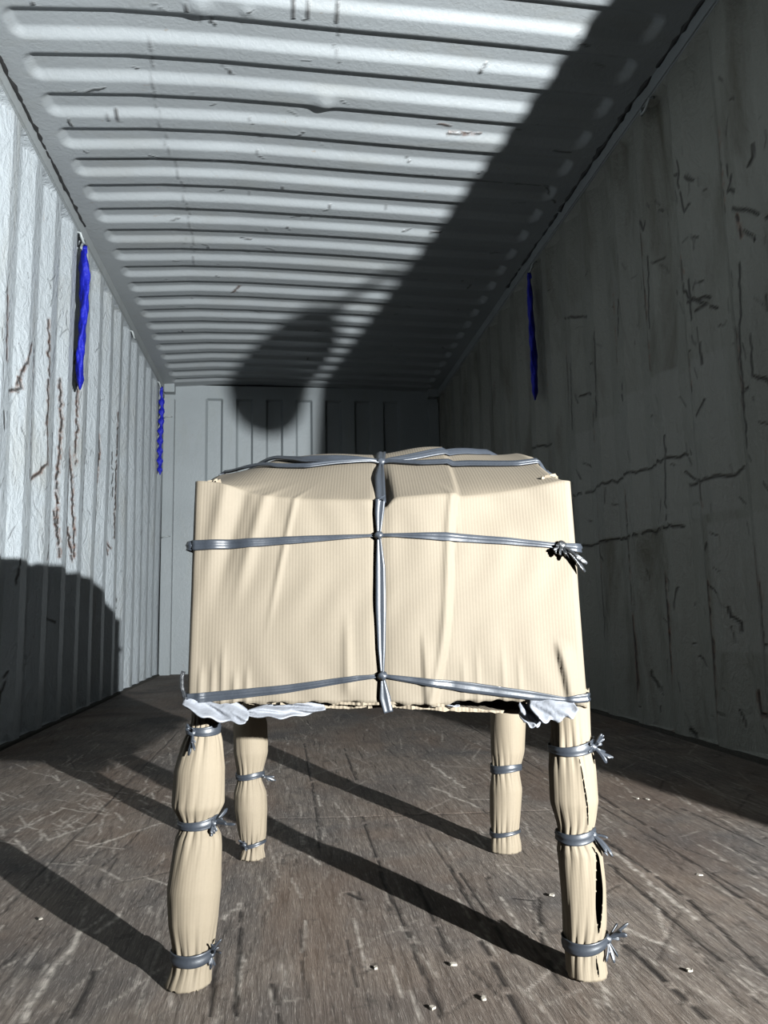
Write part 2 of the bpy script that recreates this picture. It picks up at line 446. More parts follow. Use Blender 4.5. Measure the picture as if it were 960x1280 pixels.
# ------------------------------------------------------------------ structure
HW, H, D = 1.175, 2.39, 6.425
def trap(y, c, period, flat_in, slope):
    """1 in the recess, 0 on the inner flat centred on c"""
    t = np.abs((y - c + period / 2) % period - period / 2)
    return np.clip((t - flat_in / 2) / slope, 0, 1)
YW = np.concatenate([np.arange(.82, 1.8, .03), np.arange(1.8, 4.7, .005), np.arange(4.7, D, .012), [D]])
ZW = np.arange(-.02, 2.401, .006)
def side_wall(name, sx, c, cracks, mat, rnd):
    Y, Z = np.meshgrid(YW, ZW, indexing='ij')
    rec = trap(Y, c, .272, .072, .066) * (Z < 2.325) * (Z > .004)
    crack = np.zeros_like(Y); rust = np.zeros_like(Y); patch = np.zeros_like(Y)
    for w, pts in cracks:
        pts = jit(pts, .0035, rnd)
        paint(YW, ZW, crack, pts, abs(w) * .0008, .95, .005, 0, broken=.1, r=rnd)
        if w < 0: paint(YW, ZW, rust, pts, abs(w) * .0016, .9, .012, 0, r=rnd)
    if sx < 0:
        for k in range(240):       # fine creases in the flaking paint
            y = rnd.uniform(2.65, 5.0); z = rnd.gauss(1.35, .42)
            if z < .72 or z > 2.2: continue
            a = rnd.choice([rnd.gauss(1.15, .35), rnd.gauss(1.9, .4)]); l = rnd.uniform(.02, .11)
            paint(YW, ZW, crack, [(y, z), (y + l * math.cos(a) * .6, z + l * math.sin(a))], .0006, rnd.uniform(.2, .6), .004, .006, r=rnd)
        for k in range(14):        # vertical rust lines at the folds
            y = c + .272 * k - .036 + rnd.choice([0, .072]); 
            if y < 2.5 or y > 5.2: continue
            z = rnd.uniform(1.25, 1.75); l = rnd.uniform(.25, .8)
            pts = [(y, z), (y + rnd.gauss(0, .008), z - l / 2), (y, z - l)]
            pts = jit(pts, .003, rnd)
            paint(YW, ZW, crack, pts, .0035, .95, .005, 0, broken=.2, r=rnd)
            paint(YW, ZW, rust, pts, .006, .8, .012, 0, broken=.3, r=rnd)
    else:
        for k in range(190):
            y = abs(rnd.gauss(0, .8)) + 1.8; z = rnd.uniform(.05, 2.1)
            a = rnd.choice([rnd.gauss(1.57, .2), rnd.gauss(.25, .5), rnd.gauss(1.0, .4)]); l = rnd.uniform(.008, .06)
            paint(YW, ZW, crack, [(y, z), (y + l * math.cos(a), z + l * math.sin(a))], .0006, rnd.uniform(.3, .9), .004, .004, r=rnd)
        for k in range(13):
            y = 2.05 + .272 * k
            for q in range(4):
                z = rnd.uniform(.1, 1.7); l = rnd.uniform(.08, .35)
                paint(YW, ZW, crack, [(y, z), (y + rnd.gauss(0, .008), z + l)], .0012, .85, .006, .004, broken=.35, r=rnd)
                paint(YW, ZW, rust, [(y, z), (y, z + l)], .006, .7, .012, .006, broken=.4, r=rnd)
        # lighter repainted patches
        for (y0, y1, z0, z1) in ((2.15, 3.35, .74, 1.27), (2.45, 2.95, 1.0, 1.3), (1.95, 2.3, .3, .72), (2.9, 3.5, .98, 1.2)):
            patch = np.maximum(patch, ease(y0, y0 + .01, Y) * (1 - ease(y1 - .01, y1, Y)) * ease(z0, z0 + .01, Z) * (1 - ease(z1 - .01, z1, Z)))
    dent = .004 * np.sin(Y * 3.1 + 1) * np.sin(Z * 2.3 + .5)
    X = sx * (HW + .036 * rec + dent)
    P = np.stack([X, Y, Z], -1)
    return structure(grid_obj(name, P, mat, dict(crack=crack, rust=rust, patch=patch), flip=(sx > 0)))
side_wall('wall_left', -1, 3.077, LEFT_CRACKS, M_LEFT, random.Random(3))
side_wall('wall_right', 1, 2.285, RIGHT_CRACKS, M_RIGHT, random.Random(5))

# roof sheet with pressed ribs and a slight upward bow
YC = np.concatenate([np.arange(.82, 1.9, .03), np.arange(1.9, D - .1, .0068), [D]])
XC = np.unique(np.concatenate([np.arange(-1.19, -1.0, .006), np.arange(-1.0, 1.0, .012), np.arange(1.0, 1.1901, .006)]))
Y, X = np.meshgrid(YC, XC, indexing='ij')
yy = (Y - 2.535) % .2045
cy_ = yy - .071                      # centre of each recess
qx = np.abs(X) - (1.175 - .085); qy = np.abs(cy_) - .071; R_ = .05
dx_ = np.maximum(qx + R_, 0); dy_ = np.maximum(qy + R_, 0)
sd = np.hypot(dx_, dy_) + np.minimum(np.maximum(qx + R_, qy + R_), 0) - R_
rec = np.clip(-sd / .033, 0, 1) * (Y < 6.3)
rec = rec * rec * (3 - 2 * rec) * .35 + rec * .65
bow = np.interp(X, [-1.19, -1.12, -.72, -.4, .3, 1.19], [0, .004, .030, .034, .022, 0])
dentr = .0025 * np.sin(X * 5 + Y * 2) * np.sin(Y * 3.3 + 1)
for (x0, y0, r0, a0) in ((-.45, 2.30, .05, .012), (-.30, 2.3, .03, .008), (-.02, 2.72, .05, .014), (-.55, 2.2, .03, -.006)):
    dentr = dentr - a0 * np.exp(-((X - x0) ** 2 + (Y - y0) ** 2) / (2 * (r0 / 2) ** 2))
crack = np.zeros_like(Y); rust = np.zeros_like(Y)
rr_ = random.Random(11)
for w, pts in ROOF_MARKS:
    pts = [(b, a) for a, b in pts]
    paint(YC, XC, crack, pts, abs(w) * .0009, .35 if abs(w) == 2 else .8, .006, .004, r=rr_, broken=.1)
    if w < 0: paint(YC, XC, rust, pts, .004, .8, .008, .003, r=rr_)
for k in range(130):
    y = rr_.uniform(2, 6); x = rr_.uniform(-1.05, 1.05); a = rr_.uniform(0, 3.14); l = rr_.uniform(.005, .05)
    paint(YC, XC, crack, [(y, x), (y + l * math.cos(a), x + l * math.sin(a))], .0015, rr_.uniform(.3, .9), .005, .004, r=rr_)
paint(YC, XC, crack, [(3.20, -1.05), (3.20, 1.05)], .002, .6, .004, .001, r=rr_, broken=.3)
structure(grid_obj('ceiling', np.stack([X, Y, H + .024 * rec + bow + dentr], -1), M_ROOF,
                   dict(crack=crack, rust=rust, patch=np.zeros_like(Y)), flip=True))

# floor
YF = np.concatenate([np.arange(.8, 3.0, .0042), np.arange(3.0, D, .02), [D + .02]])
XF = np.arange(-1.21, 1.2151, .0042)
Y, X = np.meshgrid(YF, XF, indexing='ij')
crack = np.zeros_like(Y); pale = np.zeros_like(Y); rf = random.Random(21)
for w, pts in FLOOR_DARK: paint(YF, XF, crack, [(b, a) for a, b in pts], w * .0008, .9, .003, .0012, r=rf, broken=.08)
for w, pts in FLOOR_PALE: paint(YF, XF, pale, [(b, a) for a, b in pts], w * .0008, .8, .004, .003, r=rf)
for k in range(1300):
    y = .8 + 2.6 * rf.random() ** 1.2; x = rf.uniform(-1.15, 1.15); l = rf.uniform(.02, .22); a = rf.gauss(0, .12) if rf.random() < .75 else rf.gauss(.5, .5)
    arr, w = (crack, .0005) if rf.random() < .5 else (pale, .0006)
    paint(YF, XF, arr, [(y, x), (y + l * math.cos(a), x + l * math.sin(a))], w, rf.uniform(.2, .75), .0028, .0012, r=rf, broken=.1)
for k in range(150):
    y = rf.gauss(1.95, .28); x = rf.gauss(-.75, .22); l = rf.uniform(.02, .12); a = rf.gauss(-.5, .35)
    paint(YF, XF, pale, [(y, x), (y + l * math.cos(a), x + l * math.sin(a))], rf.uniform(.0006, .003), rf.uniform(.3, .8), .003, .0015, r=rf)
for xs in (-.62, .52): paint(YF, XF, crack, [(.8, xs), (3.2, xs + .02)], .001, .8, .003, .001, r=rf)
for k in range(26):
    y = rf.uniform(.85, 2.6); x = rf.uniform(-1, 1); paint(YF, XF, crack, [(y, x), (y + .006, x + .004)], .003, .8, .004, .002, r=rf)
Zf = -.0012 * crack + .0015 * np.sin(X * 9) * np.sin(Y * 4)
structure(grid_obj('floor', np.stack([X, Y, Zf], -1), M_FLOOR, dict(crack=crack, pale=pale), flip=True))

# front (far) wall with vertical pressed panels, header and corner posts
XB = np.unique(np.concatenate([np.arange(-1.175, 1.176, .005)])); ZB = np.concatenate([np.arange(-.02, 2.25, .03), np.arange(2.25, 2.41, .005)])
X, Z = np.meshgrid(XB, ZB, indexing='ij')
period = .2535
t = (X + .943) % period
prof = np.where(t < .110, 0, np.where(t < .1267, (t - .110) / .0167, np.where(t < .2367, 1, 1 - (t - .2367) / .0168)))
mask = ((X > -.943) & (X < .832)) * (1 - ease(2.285, 2.30, Z))
prof = np.where(X >= .832, 0, prof)
zero = np.zeros_like(X)
structure(grid_obj('wall_back', np.stack([X, D - .0 + .036 * prof * mask, Z], -1), M_BACK, dict(crack=zero, rust=zero, patch=zero), smooth=False))
def plain(o):
    return structure(o)
for i, s in enumerate((-1, 1)):
    a, b = sorted((s * 1.168, s * 1.082))
    plain(box_mesh('trim_%d' % (i + 1), (a, D - .075, -.01), (b, D + .02, 2.275), M_BACK, bevel=.004))      # corner post
    plain(box_mesh('trim_%d' % (i + 3), (a, D - .085, 2.325), (b, D + .02, 2.42), M_BACK, bevel=.004))       # corner block
    a, b = sorted((s * 1.21, s * 1.166))
    plain(box_mesh('trim_%d' % (i + 5), (a, .82, 2.33), (b, D, 2.398), M_STEEL, bevel=.006))                 # top rail
    # black strip standing in for the dark gap between rail and roof
    rs = random.Random(31 + i); pts = []; y = 1.9
    while y < 3.75 + .5 * i:
        pts.append((s * (1.163 + rs.gauss(0, .002)), y, 2.392 + rs.gauss(0, .003))); y += .03
    rad = [abs(rs.gauss(.006, .003)) + .002 for _ in pts]
    V, F = tube(pts, .006, 6, lambda q, rad=rad: rad[min(int(q * (len(rad) - 1)), len(rad) - 1)])
    plain(mesh_obj('trim_%d' % (i + 7), V, F, M_GAP))
    # dusty edge strip where wall meets floor
    a, b = sorted((s * 1.19, s * 1.160))
    plain(box_mesh('trim_%d' % (i + 9), (a, .82, -.01), (b, D, .010), M_EDGE, bevel=.003))

# lashing bars welded across the far corner posts: one part each of the left post
for z in (2.10, 1.10):
    V, F = tube([(-1.16, D - .072, z), (-1.16, D - .10, z), (-1.10, D - .105, z + .012), (-1.10, D - .072, z + .012)], .005, 8)
    o = mesh_obj('lashing_bar', V, F, M_IRON)
    tag(o, 'thin steel lashing bar on the far left corner post, %s of the two' % ('upper' if z > 1.5 else 'lower'), 'lashing bar')

# ground outside the open end and an added, unseen sheet blocking the lamp on the right
structure(box_mesh('ground', (-8, -9, -1.30), (8, 9, -1.15), M_GROUND, bevel=0))

def shadow_blocker():  # out-of-view sheet added to cast the slanted shadow edge on the ceiling
    root = empty('unseen_blocker', (1.45, 0, -.9))
    Zs = np.linspace(-.9, 2.35, 60); Us = np.linspace(0, 1, 40)
    P = []
    for z in Zs:
        xe = 1.072 + .075 * (z - .4)
        P.append([(xe + u * (1.9 - xe) - 1.45, .018 * math.sin(u * 22 + z) * (u > .02), z + .9) for u in Us])
    o = grid_obj('sheet', np.array(P), M_BLOCKER, parent=root)
    md = o.modifiers.new('thick', 'SOLIDIFY'); md.thickness = .003
    V, F = [], []
    n1, n2 = 16, 24
    for i in range(n1 + 1):
        th = math.pi * i / n1
        for j in range(n2):
            ph = 2 * math.pi * j / n2
            r = 1 + .12 * math.sin(3 * ph + 2 * th) + .06 * math.sin(7 * ph)
            V.append((-.398 + .055 * r * math.sin(th) * math.cos(ph), .04 * r * math.sin(th) * math.sin(ph), 1.90 + .075 * math.cos(th)))
    for i in range(n1):
        for j in range(n2): F.append((i * n2 + j, i * n2 + (j + 1) % n2, (i + 1) * n2 + (j + 1) % n2, (i + 1) * n2 + j))
    V2, F2 = tube([(-.395, 0, 1.96), (-.35, 0, 2.0), (-.27, 0, 2.02)], .006)
    V, F = join([(V, F), (V2, F2)])
    mesh_obj('blocker_lump', V, F, M_BLOCKER, root)  # lump added to cast the round shadow on ceiling and far wall
    tag(root, 'unseen dark sheet added beside the open container doorway to block the lamp on the right', 'light blocker')
shadow_blocker()

# ------------------------------------------------------------------ lashing rings and blue slings
def ring(loc, s, label):
    x, y, z = loc
    parts = [tube([(x, y - .03, z + .035), (x - s * .02, y - .03, z + .03), (x - s * .028, y - .012, z - .004),
                   (x - s * .03, y + .012, z - .006), (x - s * .02, y + .03, z + .03), (x, y + .03, z + .035)], .006, 8)]
    V, F = join(parts)
    o = mesh_obj('lashing_ring', [Vector(v) - Vector((x, y, z)) for v in V], F, M_IRON); o.location = (x, y, z)
    tag(o, label, 'lashing ring')
ring((-1.18, 3.68, 2.285), -1, 'steel lashing ring at the left top rail holding the near blue strap')
ring((-1.18, 4.98, 2.285), -1, 'empty steel lashing ring under the left top rail between the blue straps')
ring((-1.18, 6.08, 2.285), -1, 'steel lashing ring at the far end of the left wall holding the twisted blue strap')
ring((1.18, 2.46, 2.285), 1, 'empty steel lashing ring under the right top rail near the front')
ring((1.18, 3.79, 2.285), 1, 'steel lashing ring on the right wall holding the blue strap')

def sling(x, y, z1, z0, w, twist, label, seed, s):
    """folded round sling hanging from its ring"""
    r = random.Random(seed); n = 90; m = 20; V = []; F = []
    ph = [r.uniform(0, 6) for _ in range(4)]
    for i in range(n + 1):
        q = i / n; z = z1 + (z0 - z1) * q
        ww = w * (.45 + .55 * min(1, q / .12)) * (1 if q < .93 else (1 - (q - .93) / .07 * .75))
        if twist: ww *= .8 + .25 * math.sin(q * 55)
        an = (q * 26 if twist else .25 * math.sin(q * 5 + ph[0])) + (0 if twist else 1.1 * s)
        ox = .004 * math.sin(q * 7 + ph[1]); oy = (.004 if not twist else .007) * math.sin(q * 9 + ph[2])
        for k in range(m):
            a = 2 * math.pi * k / m
            wr = 1 + .16 * math.sin(3 * a + q * 21 + ph[3]) + .08 * math.sin(5 * a - q * 40)
            u = math.cos(a) * ww / 2 * wr; v = math.sin(a) * (ww * .22 if not twist else ww * .4) * wr
            V.append((ox + u * math.cos(an) - v * math.sin(an) - s * .03, oy + u * math.sin(an) + v * math.cos(an), z - z1))
    for i in range(n):
        for k in range(m): F.append((i * m + k, i * m + (k + 1) % m, (i + 1) * m + (k + 1) % m, (i + 1) * m + k))
    F.append(tuple(range(m))[::-1]); F.append(tuple(n * m + k for k in range(m)))
    root = empty('blue_strap', (x, y, z1))
    mesh_obj('webbing', V, F, M_BLUE, root)
    # loop over the ring
    V, F = ribbon([(-s * .03, -.012, -.01), (-s * .031, -.008, .015), (-s * .03, 0, .027), (-s * .029, .008, .015), (-s * .03, .012, -.01)],
                  [(0, -1, 0), (0, -.7, .7), (0, 0, 1), (0, .7, .7), (0, 1, 0)], .02, .0005, seed)
    mesh_obj('loop', V, F, M_BLUE, root)
    tag(root, label, 'strap')
sling(-1.18, 3.70, 2.25, 1.545, .078, False, 'wide bright blue strap hanging flat on the left wall, nearer of the two there', 1, -1)
sling(-1.175, 6.08, 2.262, 1.57, .046, True, 'thin twisted blue strap hanging at the far end of the left wall', 2, -1)
sling(1.18, 3.80, 2.25, 1.56, .064, False, 'dark blue strap hanging in shadow on the right wall', 3, 1)

# ------------------------------------------------------------------ the wrapped table
A = np.array([-.306, .985]); B = np.array([.190, .929]); EU = B - A; EV = np.array([.0565, .500])
NF = np.array([EU[1], -EU[0]]); NF = NF / np.linalg.norm(NF)     # outward normal of the front
pack = empty('packed_table', (-.03, 1.2, 0))
PK = Vector((-.03, 1.2, 0))
def loc(v): return tuple(Vector(v) - PK)
def zfront(u): return .588 + .024 * np.abs(2 * u - 1) ** 2.5
def ztop(u, v):
    u = np.asarray(u, float); v = np.asarray(v, float)
    vv = np.clip(np.minimum(v, 1 - v) / .5, 0, 1)
    crest = zfront(u) + (.702 - zfront(u)) * (1 - (1 - vv) ** 1.2)
    eL = .617 + .045 * ease(0, .9, vv); eR = .609 + .08 * ease(.18, .95, vv)
    TL = ease(0, .18, u); TR = 1 - ease(.955, 1, u)
    z = crest * TL + eL * (1 - TL)
    z = z * TR + eR * (1 - TR)
    z = z + .0035 * np.sin(u * 17 + v * 5) * vv + .003 * np.sin(u * 9 - v * 8) * vv
    # overlapping sheet edge running back over the top
    z = z + .004 * (1 - ease(.693 + .03 * v, .702 + .03 * v, u)) * ease(.45, .65, u)
    # groove pulled down by the twine
    z = z - .012 * np.exp(-((u - .50) / .018) ** 2) * np.exp(-((v - .02) / .25) ** 2)
    return z
def zbot(u): return np.interp(u, [0, .1, .5, .62, .68, .9, 1], [.343, .337, .334, .328, .333, .332, .322])
def bulge(u, k):
    """outward displacement of the front sheet; u 0..1 across, k 0 bottom..1 top"""
    u = np.asarray(u, float); k = np.asarray(k, float)
    d = .006 * np.sin(np.pi * np.clip(u, 0, 1)) * np.sin(np.pi * np.clip(k, 0, 1))
    # left corner: soft buckles
    d = d + .005 * np.exp(-((u - .045 - .10 * (k - .6)) / .020) ** 2) * ease(.35, .8, k)
    d = d - .004 * np.exp(-((u - .085 - .12 * (k - .6)) / .018) ** 2) * ease(.3, .8, k)
    d = d + .005 * np.exp(-((u - .135 - .13 * (k - .6)) / .016) ** 2) * ease(.35, .75, k)
    d = d + .0030 * np.exp(-((u - .245 - .10 * (k - .8)) / .007) ** 2) * ease(.25, .7, k)
    d = d + .0030 * np.exp(-((u - .40) / .012) ** 2) * ease(.0, .1, k) * (1 - ease(.25, .5, k))
    for u0, kk in ((.035, .18), (.065, .22), (.09, .3), (.12, .17), (.15, .2)):
        d = d + .0028 * np.exp(-((u - u0) / .006) ** 2) * (1 - ease(kk * .4, kk, k))
    for u0, kk in ((.69, .25), (.725, .3), (.79, .32), (.83, .25)):
        d = d + .0016 * np.exp(-((u - u0) / .006) ** 2) * (1 - ease(kk * .4, kk, k))
    # edge of the overlapping sheet, tapering down
    ue = .700 - .085 * (1 - k) + .01 * np.sin(k * 5)
    d = d + .0042 * (1 - ease(ue - .001, ue + .006, u)) * ease(ue - .25, ue - .02, u) + .0025 * np.exp(-((u - ue + .012) / .008) ** 2)
    # small crease left of it near the bottom
    ul = .59 - .01 * k
    d = d + .004 * ease(ul - .002, ul + .003, u) * (1 - ease(ul + .003, ul + .05, u)) * (1 - ease(.2, .38, k))
    # slit at the lower right
    us = .935 - .0 * k + .012 * np.cos(k * 9)
    d = d + .007 * ease(us - .006, us + .006, u) * (1 - ease(us + .007, us + .05, u)) * (1 - ease(.2, .29, k)) * ease(.0, .05, k)
    # hollow under the upper right edge
    d = d - .010 * np.exp(-((u - .80) / .13) ** 2) * ease(.74, .93, k)
    d = d - .006 * np.exp(-((u - .25) / .2) ** 2) * ease(.85, 1, k)
    # twine bites in
    d = d - .003 * np.exp(-((u - .485) / .02) ** 2)
    d = d + .0008 * np.sin(u * 60 + 3 * np.sin(k * 6)) * np.sin(k * 7 + u * 4)
    return d
def face_pt(u, z, off=0.0):
    """point on the front sheet (world)"""
    zb, zt = zbot(u), zfront(u); k = (z - zb) / (zt - zb)
    p = A + EU * u + NF * (bulge(u, k) + off); 
    lean = .006 * k
    p = p - NF * (-lean) * 0
    sh = (.5 - u) * .012 * np.clip(k, 0, 1)
    return Vector((p[0] + sh * .9, p[1], z))
def top_pt(u, v, off=0.0):
    p = A + EU * u + EV * v
    return Vector((p[0] + (.5 - u) * .012, p[1], float(ztop(u, v)) + off))

# ring layout: perimeter samples (u, v) with rounded corners, rows up the sides, then shrinking rings on top
def perimeter():
    pts = []
    c = .018; nf, ns = 190, 60
    for u in np.linspace(c, 1 - c, nf): pts.append((u, 0.0))
    for a in np.linspace(0, math.pi / 2, 6)[1:-1]: pts.append((1 - c + c * math.sin(a), c - c * math.cos(a)))
    for v in np.linspace(c, 1 - c, ns): pts.append((1.0, v))
    for a in np.linspace(0, math.pi / 2, 6)[1:-1]: pts.append((1 - c + c * math.cos(a), 1 - c + c * math.sin(a)))
    for u in np.linspace(1 - c, c, 60): pts.append((u, 1.0))
    for a in np.linspace(0, math.pi / 2, 6)[1:-1]: pts.append((c - c * math.sin(a), 1 - c + c * math.cos(a)))
    for v in np.linspace(1 - c, c, ns): pts.append((0.0, v))
    for a in np.linspace(0, math.pi / 2, 6)[1:-1]: pts.append((c - c * math.cos(a), c - c * math.sin(a)))
    return pts
def build_cover():
    per = perimeter(); n = len(per); rows = []; uvs = []
    al = [0.0]
    for a, b in zip(per[:-1], per[1:]): al.append(al[-1] + math.hypot((b[0] - a[0]) * .49, (b[1] - a[1]) * .5))
    K = 66
    r = random.Random(4); rag = [.0012 * math.sin(i * .35) + .0008 * math.sin(i * .9) for i in range(len(per))]
    for j in range(K + 1):
        k = j / K; row = []; uvr = []
        for i, (u, v) in enumerate(per):
            front = v < .02
            zt = float(ztop(u, v)) - .0005; zb = float(zbot(u)) if v < .5 else .325
            z = zb + (zt - zb) * k + (rag[i] if j == 0 else 0)
            p = A + EU * u + EV * v
            cu, cv = (u - .5) * 2, (v - .5) * 2
            sq = (.5 - u) * .012 * k
            out = np.array([0.0, 0.0])
            if front or v < .05: out = NF * float(bulge(u, k)) * (1 - v / .05)
            elif u < .001 or u > .999:
                out = np.array([1 if u > .5 else -1, 0]) * (.006 * math.sin(math.pi * v) * math.sin(math.pi * k) - .002 + .002 * math.sin(v * 20 + k * 3))
            x, y = p[0] + out[0] + sq, p[1] + out[1]
            # corners pinch outward at the very top
            row.append((x, y, z)); uvr.append((al[i], z))
        rows.append(row); uvs.append(uvr)
    Rn = 60
    for j in range(1, Rn):
        q = 1 - j / Rn; row = []; uvr = []
        for i, (u, v) in enumerate(per):
            uu, vv = .5 + (u - .5) * q, .5 + (v - .5) * q
            d = float(bulge(u, 1.0)) * (q ** 12) if v < .02 else 0
            p = A + EU * uu + EV * vv + NF * d
            row.append((p[0] + (.5 - uu) * .012, p[1], float(ztop(uu, vv)))); uvr.append((uu * .49, .6 + vv * .5))
        rows.append(row); uvs.append(uvr)
    V = [loc(v) for row in rows for v in row]; UV = [q for row in uvs for q in row]
    F = []
    for j in range(len(rows) - 1):
        for i in range(n):
            F.append((j * n + i, j * n + (i + 1) % n, (j + 1) * n + (i + 1) % n, (j + 1) * n + i))
    c = len(V); V.append(loc((*(A + EU * .5 + EV * .5), float(ztop(.5, .5))))); UV.append((.245, .85))
    b = (len(rows) - 1) * n
    for i in range(n): F.append((b + i, b + (i + 1) % n, c))
    o = mesh_obj('cardboard_cover', V, F, M_CARD, pack, uv=UV)
    md = o.modifiers.new('thick', 'SOLIDIFY'); md.thickness = .004; md.offset = -1
    return o
cover = build_cover()

# underside board, hidden in the dark behind the torn lower edge
def slab(name, corners, z0, z1, mat, seed, rag=.004, n=26, parent=pack, tilt=lambda x: 0):
    """board with a ragged outline; corners counter-clockwise (x, y)"""
    r = random.Random(seed); out = []
    for a, b in zip(corners, corners[1:] + corners[:1]):
        for i in range(n):
            q = i / n; out.append((a[0] + (b[0] - a[0]) * q + r.gauss(0, rag), a[1] + (b[1] - a[1]) * q + r.gauss(0, rag)))
    N = len(out)
    V = [loc((x, y, z0 + tilt(x) + r.gauss(0, .0008))) for x, y in out] + [loc((x, y, z1 + tilt(x) + r.gauss(0, .0008))) for x, y in out]
    F = [(i, (i + 1) % N, N + (i + 1) % N, N + i) for i in range(N)] + [tuple(range(N))[::-1], tuple(range(N, 2 * N))]
    return mesh_obj(name, V, F, mat, parent, smooth=False, uv=[(v[0], v[1]) for v in V])
def uvp(u, v): return tuple(A + EU * u + EV * v)
slab('underside_board', [uvp(.03, .05), uvp(.97, .05), uvp(.97, .96), uvp(.03, .96)], .345, .362, M_UNDER, 1, .0003)
slab('bottom_flap', [uvp(.24, .03), uvp(.60, .015), uvp(.875, .05), uvp(.90, .30), uvp(.90, .95), uvp(.05, .95), uvp(.05, .3)], .3265, .3305, M_CARD_EDGE, 2, .0016,
     tilt=lambda x: -.016 * max(0, (x + .05) / .19))
slab('bottom_flap', [uvp(.36, .0), uvp(.63, .0), uvp(.66, .16), uvp(.35, .3)], .3315, .3345, M_CARD_EDGE, 3, .0022, tilt=lambda x: -.006 * max(0, (x + .05) / .1))
slab('bottom_flap', [uvp(.06, .02), uvp(.30, .015), uvp(.34, .18), uvp(.08, .2)], .3335, .336, M_CARD_EDGE, 5, .0022)

# crumpled white foam sheet showing at the lower edge
def foam(name, cpos, wx, wz, seed, tiltv, curl=.0, label=None):
    r = random.Random(seed); n, m = 30, 16; ph = [r.uniform(0, 6) for _ in range(6)]
    P = np.zeros((n, m, 3)); 
    for i in range(n):
        for j in range(m):
            a, b = i / (n - 1) * 2 - 1, j / (m - 1) * 2 - 1
            edge = 1 - .22 * math.sin(a * 5 + ph[0]) * (b > 0) - .15 * math.sin(a * 9 + ph[1]) * (b < 0)
            hx = a * wx / 2 * (1 - .12 * b * b); hz = b * wz / 2 * edge * (1 - .35 * abs(a) ** 3)
            hy = .004 * math.sin(a * 4 + ph[2] + b * 2) + .003 * math.sin(b * 5 + ph[3] + a * 3) + .0015 * math.sin(11 * a + 7 * b + ph[4])
            ang = curl * b
            P[i, j] = loc((cpos[0] + hx, cpos[1] + hx * -.11 + hy + tiltv[1] * b * wz / 2 + math.sin(ang) * .02, cpos[2] + hz * tiltv[0] + tiltv[2] * a * wx / 2))
    o = grid_obj(name, P, M_FOAM, parent=pack)
    md = o.modifiers.new('thick', 'SOLIDIFY'); md.thickness = .0012
    return o
foam('foam_sheet', (-.268, .972, .332), .080, .022, 3, (1, .4, -.22), .5)
foam('foam_sheet', (-.185, .975, .3265), .100, .014, 8, (1, .8, .04))
foam('foam_sheet', (.143, .925, .327), .055, .034, 5, (1, -.3, .1), 1.2)
foam('foam_sheet', (.118, .935, .316), .030, .026, 9, (1, .4, .0), .4)
foam('foam_sheet', (.02, .99, .327), .040, .010, 12, (1, .5, 0))

